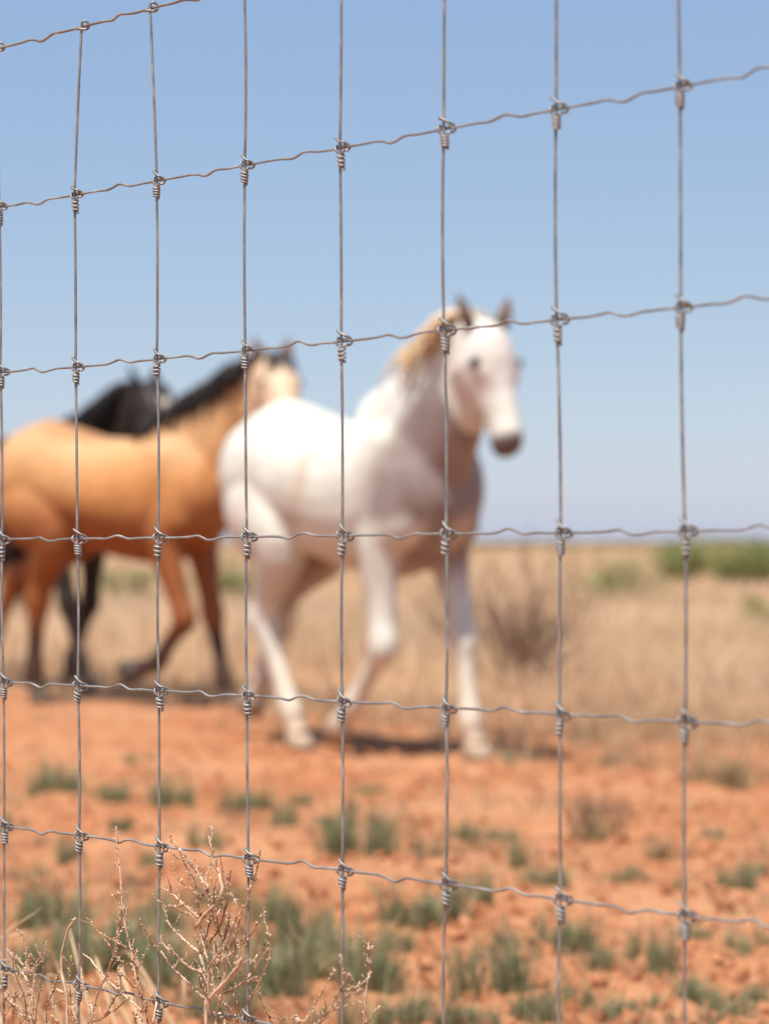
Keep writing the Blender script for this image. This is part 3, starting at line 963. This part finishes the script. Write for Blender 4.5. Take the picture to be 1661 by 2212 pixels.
def bare_shrub(base, H, seed, label, name='bare_shrub', n=7, mat=M_GREYTWIG, r0=.012, e0=.25, e1=.9, depth=4):
    rr = random.Random(seed)
    root = empty(name, base)
    tag(root, label, 'shrub')
    for k in range(n):
        mb = MB()
        a = rr.uniform(0, 6.28); e = rr.uniform(e0, e1)
        d = Vector((math.cos(a) * e, math.sin(a) * e, 1)).normalized()
        twigs(mb, Vector((rr.uniform(-.05, .05), rr.uniform(-.05, .05), -.02)), d, H * rr.uniform(.40, .56), r0, depth, rr)
        mb.build('branch', mat, root)
    return root

def leafy_bush(base, W, H, seed, label, nleaf, rgb, leaf=.05, name='green_bush', cat='bush', stems=7):
    rr = random.Random(seed); r = np.random.default_rng(seed)
    root = empty(name, base)
    tag(root, label, cat)
    mb = MB(); tips = []
    for k in range(stems):
        a = rr.uniform(0, 6.28); e = rr.uniform(.1, .8) * W / H
        twigs(mb, Vector((rr.uniform(-.2, .2) * W, rr.uniform(-.2, .2) * W, -.02)), Vector((math.cos(a) * e, math.sin(a) * e, 1)).normalized(), H * .5, .018 * H, 2, rr, .7, tips)
    mb.build('trunk', M_GREYTWIG, root)
    # leaves gather in uneven clumps round the twig tips
    cc = np.array([tuple(t) for t in tips]); cc = cc[r.integers(0, len(cc), max(8, len(cc) // 3))]
    i = r.integers(0, len(cc), nleaf)
    b = cc[i] + r.normal(0, 1, (nleaf, 3)) * np.array([.10 * W, .10 * W, .07 * H])
    b[:, 2] = np.clip(b[:, 2], .02, None)
    t = r.random((nleaf, 1))
    c = np.array(rgb[0]) * (1 - t) + np.array(rgb[1]) * t
    m = blades_mesh('leaves', b, r.uniform(0, 6.28, nleaf), r.uniform(.3, 1.6, nleaf), leaf * r.uniform(.6, 1.4, nleaf), leaf * .5 * r.uniform(.7, 1.3, nleaf), c, M_GREEN)
    link(bpy.data.objects.new('crown', m), root)
    return root

def gpos(x, D, z=0.0):
    p = at(x, HORIZON, D)
    return (p.x, D, z)

bare_shrub(gpos(1118, 15.0), .95, 21, 'leafless grey-brown shrub in dry grass to the right of the white horse', n=12, r0=.013, e0=.3, e1=1.3, depth=3)
bare_shrub(gpos(1268, 7.9), .17, 33, 'small leafless dead weed on red soil just right of the seventh upright', 'dead_weed', 6, M_GREYTWIG, .0035)
leafy_bush(gpos(1135, 17.0), .5, .42, 4, 'low green growth at the foot of the leafless shrub', 260, ((.12, .13, .05), (.25, .26, .11)), .05)
G = ((.15, .17, .055), (.36, .39, .15))
leafy_bush(gpos(1605, 46), 2.3, 1.03, 12, 'big bright green bush on the horizon at the right edge', 2600, G, .10)
leafy_bush(gpos(1478, 44), 1.3, 1.02, 13, 'green bush on the horizon just left of the big one', 1300, G, .09)
leafy_bush(gpos(1345, 32), 1.2, .86, 14, 'pale green bush in grass between the seventh and eighth uprights', 600, ((.26, .28, .11), (.42, .42, .20)), .07)
leafy_bush(gpos(1645, 22), .5, .42, 15, 'small yellow-green weed in dry grass near the right edge', 380, ((.17, .19, .05), (.32, .33, .10)), .05, 'green_weed', 'weed', 4)
leafy_bush(gpos(500, 30), 1.3, .80, 17, 'faint green bush seen between the buckskin chest and white horse thigh', 900, ((.18, .20, .07), (.32, .33, .14)), .07)
leafy_bush(gpos(275, 30), .9, .62, 18, 'faint green bush seen under the buckskin belly', 500, ((.18, .20, .07), (.32, .33, .14)), .07)

# ------------------------------------------------------------------ dead weeds at the fence, in focus
def crop(x0, y0, s):
    """Turns points measured on an enlarged piece of the photograph into frame units."""
    k = 1661.0 / 1922.0
    return lambda p: ((x0 + p[0] / s) * k, (y0 + p[1] / s) * k)
c7 = crop(400, 2080, 4.608)
c8 = crop(0, 2200, 4.1525)
c6 = crop(0, 1960, 1.7284)

class Weed:
    def __init__(self, name, label, base_xy, off, seed):
        self.rr = random.Random(seed)
        self.off = off
        b = on_fence(base_xy[0], 2900, off)
        self.base = Vector((b.x, b.y, 0))
        self.root = empty(name, self.base)
        tag(self.root, label, 'dead weed', 'dead weeds along the fence')
        self.spur, self.buds, self.nodes = MB(), MB(), []
    def branch(self, conv, pts, r0=1.1, r1=.55, dark=False, off=0.0, budd=1.0, spurs=.6, dense=False, base=False, fillable=True):
        rr = self.rr
        o0 = self.off + off; o1 = o0 + rr.uniform(-.015, .015)
        w = []
        for i, p in enumerate(pts):
            x, y = conv(p)
            w.append(on_fence(x, y, o0 + (o1 - o0) * i / max(1, len(pts) - 1)))
        if base:                                    # carry the stem on down to the soil
            f = w[0]; e = self.base + Vector((rr.uniform(-.025, .025), rr.uniform(-.02, .02), -.01))
            w = [e, e.lerp(f, .35) + Vector((rr.uniform(-.008, .008), 0, .0)), e.lerp(f, .7) + (f - w[1] if len(w) > 1 else Vector()) * .1] + w
        c = catmull(w, 5)
        c = [p + Vector((rr.uniform(-1, 1), rr.uniform(-1, 1), rr.uniform(-1, 1))) * .0005 for p in c]
        n = len(c)
        rad = [((r0 + (r1 - r0) * i / (n - 1)) * rr.uniform(.86, 1.2)) * .00106 for i in range(n)]
        if base: rad = [max(q, r0 * .0011) if i < 15 else q for i, q in enumerate(rad)]
        c = [p - self.base for p in c]
        MB().tube(c, rad, 6).build('stem' if base else 'twig', M_TWIG_DARK if dark else M_TWIG, self.root)
        mb = self.spur
        if fillable: self.nodes += [(p, (c[min(i + 1, n - 1)] - c[i - 1]).normalized()) for i, p in enumerate(c) if i > (14 if base else 3)]
        # buds and short spurs along the twig
        for i in range(n - 1):
            if base and i < 12: continue
            seg = c[i + 1] - c[i]
            m = seg.length / .0052 * budd * (2.6 if dense else 1)
            for k in range(int(m) + (rr.random() < m % 1)):
                p = c[i] + seg * rr.random()
                sd = Vector((rr.uniform(-1, 1), rr.uniform(-1, 1), rr.uniform(-.3, 1))).normalized()
                rb = rr.uniform(.0009, .0021) * (1.2 if dense else 1)
                self.buds.lump(p + sd * (rad[i] + rb * .7), rb, (.7, .7, 1.5), (sd + seg.normalized() * .7).normalized())
            if rr.random() < spurs * seg.length / .022:
                sd = (seg.normalized() * .6 + Vector((rr.uniform(-1, 1), rr.uniform(-.7, .7), rr.uniform(-.2, .8)))).normalized()
                L = rr.uniform(.006, .022)
                q = [c[i], c[i] + sd * L * .5 + Vector((0, 0, .001)), c[i] + sd * L + Vector((0, 0, .002))]
                mb.tube(q, [rad[i] * .6, rad[i] * .45, rad[i] * .3], 4)
                for f in (.5, .8, 1.0):
                    if rr.random() < .75: self.buds.lump(c[i] + sd * L * f + Vector((rr.uniform(-1, 1), rr.uniform(-1, 1), rr.uniform(-1, 1))) * .001, rr.uniform(.0008, .0016), (.7, .7, 1.4), sd)
        self.buds.lump(c[-1], rr.uniform(.0014, .0022), (.8, .8, 1.5), (c[-1] - c[-2]).normalized())
        return self
    def fill(self, n, lo=.018, hi=.055):
        rr = self.rr
        nodes = list(self.nodes)
        for k in range(n):
            p, t = nodes[rr.randrange(len(nodes))]
            d = (t * .7 + Vector((rr.uniform(-1, 1), rr.uniform(-.6, .6), rr.uniform(-.1, 1.1)))).normalized()
            L = rr.uniform(lo, hi)
            up = Vector((rr.uniform(-.25, .25), rr.uniform(-.2, .2), .45))
            q = [p, p + d * L * .4, p + (d + up * .25).normalized() * L * .75, p + (d + up * .6).normalized() * L]
            w = [v + self.base for v in q]
            self.raw(w, rr.uniform(.55, .85), .4, rr.random() < .6, dense=rr.random() < .45)
    def raw(self, w, r0, r1, dark, dense):
        rr = self.rr
        c = [p - self.base for p in catmull(w, 4)]
        n = len(c)
        rad = [(r0 + (r1 - r0) * i / (n - 1)) * rr.uniform(.86, 1.2) * .001 for i in range(n)]
        MB().tube(c, rad, 5).build('twig', M_TWIG_DARK if dark else M_TWIG, self.root)
        for i in range(n - 1):
            seg = c[i + 1] - c[i]
            m = seg.length / .0052 * (2.4 if dense else 1.1)
            for k in range(int(m) + (rr.random() < m % 1)):
                sd = Vector((rr.uniform(-1, 1), rr.uniform(-1, 1), rr.uniform(-.3, 1))).normalized()
                rb = rr.uniform(.0009, .0019)
                self.buds.lump(c[i] + seg * rr.random() + sd * (rad[i] + rb * .7), rb, (.7, .7, 1.5), (sd + seg.normalized() * .7).normalized())
    def done(self):
        if self.spur.v: tag(self.spur.build('spur', M_TWIG, self.root), kind='stuff')
        if self.buds.v: tag(self.buds.build('bud', M_BUD, self.root, False), kind='stuff')

B = Weed('dead_weed', 'bushy pale dead weed between third and fourth uprights at the bottom', (455, 2900), .012, 1)
b = B.branch
b(c7, [(530, 2212), (525, 1900), (500, 1600), (470, 1400)], 2.3, 1.9, base=True, budd=.5)
b(c7, [(640, 2212), (700, 1950), (740, 1750), (745, 1500), (740, 1300), (700, 1180), (620, 1000), (560, 850)], 1.9, 1.0, off=-.02, base=True)
b(c7, [(560, 2100), (560, 1900), (560, 1600), (600, 1500), (700, 1350)], 1.4, .9, off=.01)
b(c7, [(470, 1400), (440, 1250), (400, 1100), (360, 960), (250, 920), (170, 870), (40, 850)], 1.5, .8, True, off=.025)
b(c7, [(460, 1390), (340, 1290), (230, 1190), (130, 1090), (70, 950), (40, 870)], 1.1, .6, budd=1.4)
b(c7, [(480, 1400), (600, 1230), (700, 1070), (750, 900), (790, 720), (800, 560), (820, 440)], 1.3, .7, True, off=-.01)
b(c7, [(780, 700), (850, 760), (880, 850)], .7, .5, dense=True); b(c7, [(800, 600), (770, 540), (815, 440)], .7, .5, dense=True)
b(c7, [(415, 1100), (520, 950), (620, 850), (710, 700), (700, 560), (650, 400), (600, 320), (600, 230), (575, 110), (565, 60)], 1.9, .8, off=.02, budd=.5)
b(c7, [(500, 1240), (460, 1050), (440, 800), (400, 560), (300, 400), (240, 220)], 1.2, .7, off=-.01, budd=1.2)
b(c7, [(610, 900), (540, 640), (430, 460), (330, 340), (250, 230)], .9, .6, True, dense=True, spurs=1.2)
b(c7, [(540, 640), (480, 520), (400, 400), (350, 370)], .9, .6, dense=True, spurs=1.3, off=.004)
b(c7, [(450, 980), (320, 870), (200, 760), (100, 670)], 1.0, .6, budd=1.5)
b(c7, [(500, 720), (430, 725), (340, 650), (220, 550), (160, 420), (140, 350)], .9, .5, True)
b(c7, [(430, 800), (520, 700), (530, 560), (600, 370)], .8, .5, off=-.008)
b(c7, [(560, 1930), (720, 1760), (850, 1610), (950, 1450)], 1.9, 1.7, off=.02, budd=.25, spurs=.2)
b(c7, [(740, 1450), (860, 1370), (1020, 1230)], 1.2, .8)
b(c7, [(720, 1480), (780, 1230), (850, 1060), (930, 920), (1010, 800), (1030, 670), (1090, 570), (1140, 530)], 1.2, .6, off=-.012, budd=1.6)
b(c7, [(820, 1330), (880, 1150), (940, 960)], .9, .6, True, budd=1.6)
b(c7, [(740, 1850), (900, 1780), (1000, 1700), (1030, 1660)], 1.1, .7, True, budd=1.4)
b(c7, [(540, 1640), (480, 1610), (350, 1560), (210, 1450), (40, 1290), (10, 1200)], 1.3, .8, off=.006)
b(c7, [(510, 1910), (370, 1780), (250, 1660), (130, 1540), (20, 1380)], 1.1, .6)
b(c7, [(1020, 2100), (1020, 1750), (1000, 1500), (990, 1300)], .9, .5, True, off=-.03, dense=True)
b(c7, [(510, 1250), (560, 1100), (610, 900), (620, 700), (590, 530)], .9, .5, True, budd=1.4)
b(c7, [(650, 960), (700, 890), (760, 830)], .8, .5)
b(c7, [(860, 1560), (870, 1400), (890, 1280), (1040, 1180), (1110, 1080), (1160, 970)], .9, .5, True, budd=1.5)
b(c7, [(690, 1500), (650, 1330), (640, 1250)], .8, .5, True, dense=True)
b(c7, [(700, 1960), (620, 1750), (590, 1600)], .9, .5, True, dense=True)
b(c7, [(560, 1500), (500, 1300), (470, 1180)], .9, .6)
b(c7, [(690, 1700), (660, 1520), (600, 1380)], .9, .5, True, dense=True)
b(c7, [(740, 1250), (790, 1030), (800, 930)], .8, .5, True, dense=True)
b(c7, [(480, 1800), (440, 1600), (400, 1480)], .8, .5, True, dense=True)
b(c7, [(860, 1720), (870, 1560), (900, 1430)], .8, .5, dense=True)
B.fill(24)
B.done()
W2 = Weed('dead_weed', 'thin dead weed with forked tips just right of the fourth upright', (600, 2900), -.01, 2)
b = W2.branch
b(c7, [(860, 2240), (900, 2150), (1000, 1980), (1110, 1800), (1190, 1640), (1250, 1480), (1280, 1280), (1275, 1190)], 1.2, .6, base=True, budd=.9)
b(c7, [(1070, 1620), (1160, 1460), (1250, 1340)], .9, .6)
b(c7, [(1120, 1830), (1170, 1960), (1240, 2100), (1290, 2220)], .8, .5, True)
b(c7, [(1110, 1800), (1140, 1680), (1070, 1710)], .9, .6, dense=True)
b(c7, [(900, 2200), (870, 2000), (860, 1880)], .7, .4, True)
b(c7, [(760, 2230), (800, 2080), (740, 1950)], .9, .5, dense=True); b(c7, [(760, 2230), (690, 2120), (560, 2060)], .9, .5, dense=True)
W2.fill(5)
W2.done()
A = Weed('dead_weed', 'tall slender dead weed reaching above the sixth level wire', (365, 2900), .012, 3)
b = A.branch
b(c6, [(615, 1037), (575, 760), (540, 600), (525, 450), (515, 330), (505, 250), (503, 190)], 1.5, .6, base=True, budd=1.4)
b(c6, [(640, 1037), (595, 850), (560, 690), (530, 560), (505, 490), (490, 480)], 1.3, .6, True, base=True, off=-.012, budd=1.5)
b(c8, [(1310, 690), (1160, 620), (1020, 530), (910, 400)], 1.1, .7, True)
b(c8, [(1350, 890), (1230, 810), (1150, 650), (1180, 600)], .9, .6, True)
b(c8, [(940, 1490), (960, 1400), (1020, 1180), (1120, 950), (1200, 700), (1240, 500), (1250, 400)], 1.2, .7, base=True, off=.01)
b(c8, [(1470, 1350), (1300, 1200), (1080, 1000), (950, 830), (870, 770)], 1.3, .7)
b(c8, [(920, 1490), (1100, 1410), (1240, 1310), (1310, 1240)], 1.0, .6, True)
b(c8, [(1400, 1120), (1330, 1040), (1260, 960)], .8, .5, True)
b(c8, [(1370, 850), (1410, 760), (1430, 740)], .7, .5); b(c8, [(1280, 320), (1300, 240)], .7, .5)
b(c8, [(1260, 1200), (1230, 1000), (1250, 870)], .7, .4, dense=True)
b(c8, [(1100, 1160), (1090, 1050), (1110, 980)], .7, .4); b(c8, [(1490, 1380), (1550, 1250), (1590, 1150)], .9, .5, dense=True)
b(c8, [(1420, 1490), (1390, 1380), (1470, 1440)], .9, .5, dense=True)
b(c8, [(1590, 1490), (1625, 1290), (1640, 1230)], 1.4, 1.0, budd=.3)
A.fill(8)
A.done()
S = Weed('dead_weed', 'smooth pale curved dead stem left of the second upright', (160, 2900), .02, 4)
S.branch(c8, [(700, 1340), (660, 1050), (635, 850), (660, 700), (720, 500), (780, 400)], 2.0, 1.1, base=True, budd=.25, spurs=.3)
S.branch(c8, [(660, 1170), (620, 1150), (590, 1130)], 1.6, 1.4, budd=.2, spurs=0)
S.branch(c8, [(740, 1330), (720, 1000), (740, 800)], .9, .5, True, budd=1.3, base=True)
S.branch(c8, [(810, 1490), (740, 1290), (745, 1180)], 1.1, .7)
S.branch(c8, [(960, 1400), (920, 1300), (870, 1080), (840, 920)], 1.4, .8, off=.02, base=True)
S.branch(c8, [(620, 1490), (580, 1450), (540, 1410)], 1.7, 1.3, budd=.6)
S.done()
Lw = Weed('dead_weed', 'twiggy dead weed in the bottom left corner by the first upright', (75, 2900), .012, 5)
b = Lw.branch
b(c8, [(350, 1490), (350, 1200), (370, 900), (440, 780), (490, 640)], 1.5, .6, base=True)
b(c8, [(300, 1060), (200, 900), (90, 730)], 1.4, .6); b(c8, [(345, 1300), (320, 1150), (300, 1060)], 1.3, 1.2)
b(c8, [(340, 1440), (170, 1310), (20, 1150), (-40, 1080)], 1.3, .8)
b(c8, [(310, 1000), (270, 860), (280, 750), (230, 570), (185, 520)], .9, .5, True, budd=1.4)
b(c8, [(140, 1490), (150, 1300), (170, 1050), (130, 980), (90, 950)], 1.0, .6, True, base=True)
b(c8, [(370, 1490), (400, 1250), (440, 1000), (470, 850), (480, 730)], .9, .5, True, base=True)
b(c8, [(620, 960), (560, 1130), (500, 1300), (490, 1490)], .6, .8, True)
b(c8, [(285, 1490), (270, 1350), (260, 1200)], .9, .6, True, budd=1.4)
b(c8, [(330, 980), (300, 850), (330, 780)], .8, .5, True, dense=True); b(c8, [(250, 880), (160, 790), (100, 740)], .9, .5, budd=1.3)
b(c8, [(300, 1490), (270, 1420), (210, 1400)], 1.2, .8, dense=True)
b(c8, [(320, 1180), (260, 1200), (220, 1210)], .7, .5, True, dense=True); b(c8, [(70, 1400), (130, 1250), (230, 1060)], .6, .4)
b(c8, [(220, 1490), (160, 1340), (80, 1160)], .7, .5, True)
Lw.fill(10)
Lw.done()
R1 = Weed('dead_weed', 'short forked dead weed at the fifth upright along the bottom edge', (770, 2900), .0, 6)
b = R1.branch
b(c6, [(1340, 1120), (1380, 1037), (1440, 950), (1480, 870), (1510, 820)], 1.3, .7, base=True, budd=1.4)
b(c6, [(1440, 960), (1500, 920), (1560, 890)], 1.0, .6, dense=True); b(c6, [(1420, 985), (1480, 960), (1520, 950)], .8, .5)
b(c6, [(1280, 1080), (1320, 1020), (1350, 980)], 1.1, .7, dense=True, base=True); b(c6, [(1480, 900), (1530, 880), (1545, 870)], .8, .5, dense=True)
R1.fill(6)
R1.done()
R2 = Weed('dead_weed', 'reddish blurred dead stem standing right of the fifth upright', (800, 2900), -.34, 7)
b = R2.branch
b(c6, [(1560, 1100), (1570, 1037), (1582, 900), (1598, 780), (1592, 690)], 1.6, 1.0, base=True, budd=1.2)
b(c6, [(1598, 780), (1575, 720), (1585, 690)], 1.2, .8, dense=True); b(c6, [(1590, 720), (1608, 700)], 1.2, .8, dense=True)
b(c6, [(1580, 1037), (1610, 1000), (1635, 965)], 1.1, .7, True)
R2.done()

# long straw-coloured grass behind the fence at the left, out of focus
def arching(name, label, x, D, items, rgb, seed):
    rr = random.Random(seed)
    base = Vector(gpos(x, D))
    root = empty(name, base)
    tag(root, label, 'dry grass')
    for (tx, ty, bend, w) in items:
        tip = at(tx, ty, D + rr.uniform(-.15, .15)) - base
        b0 = Vector((rr.uniform(-.06, .06), rr.uniform(-.05, .05), -.01))
        mid = b0.lerp(tip, .55) + Vector((bend, 0, .12))
        c = catmull([b0, b0.lerp(mid, .5) + Vector((bend * .3, 0, .04)), mid, tip], 6)
        v, f = [], []
        n = len(c)
        for i, p in enumerate(c):
            t = (c[min(i + 1, n - 1)] - c[max(0, i - 1)]).normalized()
            s = t.cross(Vector((rr.uniform(-.1, .1), 1, .2))).normalized() * w * .5 * (1 - (i / (n - 1)) ** 2 * .9)
            k = Vector((0, -1, 0)) * w * .12
            v += [tuple(p - s), tuple(p + k), tuple(p + s)]
        for i in range(n - 1):
            a = i * 3
            f += [(a, a + 1, a + 4, a + 3), (a + 1, a + 2, a + 5, a + 4)]
        m = bpy.data.meshes.new('blade'); m.from_pydata(v, [], f); m.materials.append(rgb)
        link(bpy.data.objects.new('blade', m), root)
M_STRAW = mat_plain('straw_blade', (.50, .34, .19), (.70, .53, .34), 9, .7, .2)
ar = random.Random(9)
arching('dry_grass_clump', 'blurred long straw grass behind the fence in the bottom left corner', 250, 3.75,
        [(40, 1985, -.10, .010), (60, 2010, -.12, .012), (90, 1960, -.08, .007), (5, 2060, -.12, .009), (110, 2030, -.06, .010), (20, 2120, -.14, .010), (-30, 2090, -.14, .010),
         (150, 2000, -.03, .006), (200, 2050, -.03, .006), (-10, 1960, -.1, .007), (80, 2090, -.07, .012), (130, 2110, -.05, .009), (45, 1940, -.09, .006)], M_STRAW, 5)
arching('dry_grass_clump', 'blurred straw grass behind the tall slender dead weed', 420, 4.1,
        [(250, 2070, -.05, .008), (300, 2110, -.06, .009), (330, 2150, -.05, .008), (210, 2130, -.06, .008), (180, 2180, -.08, .008), (400, 2170, .0, .006)], M_STRAW, 6)
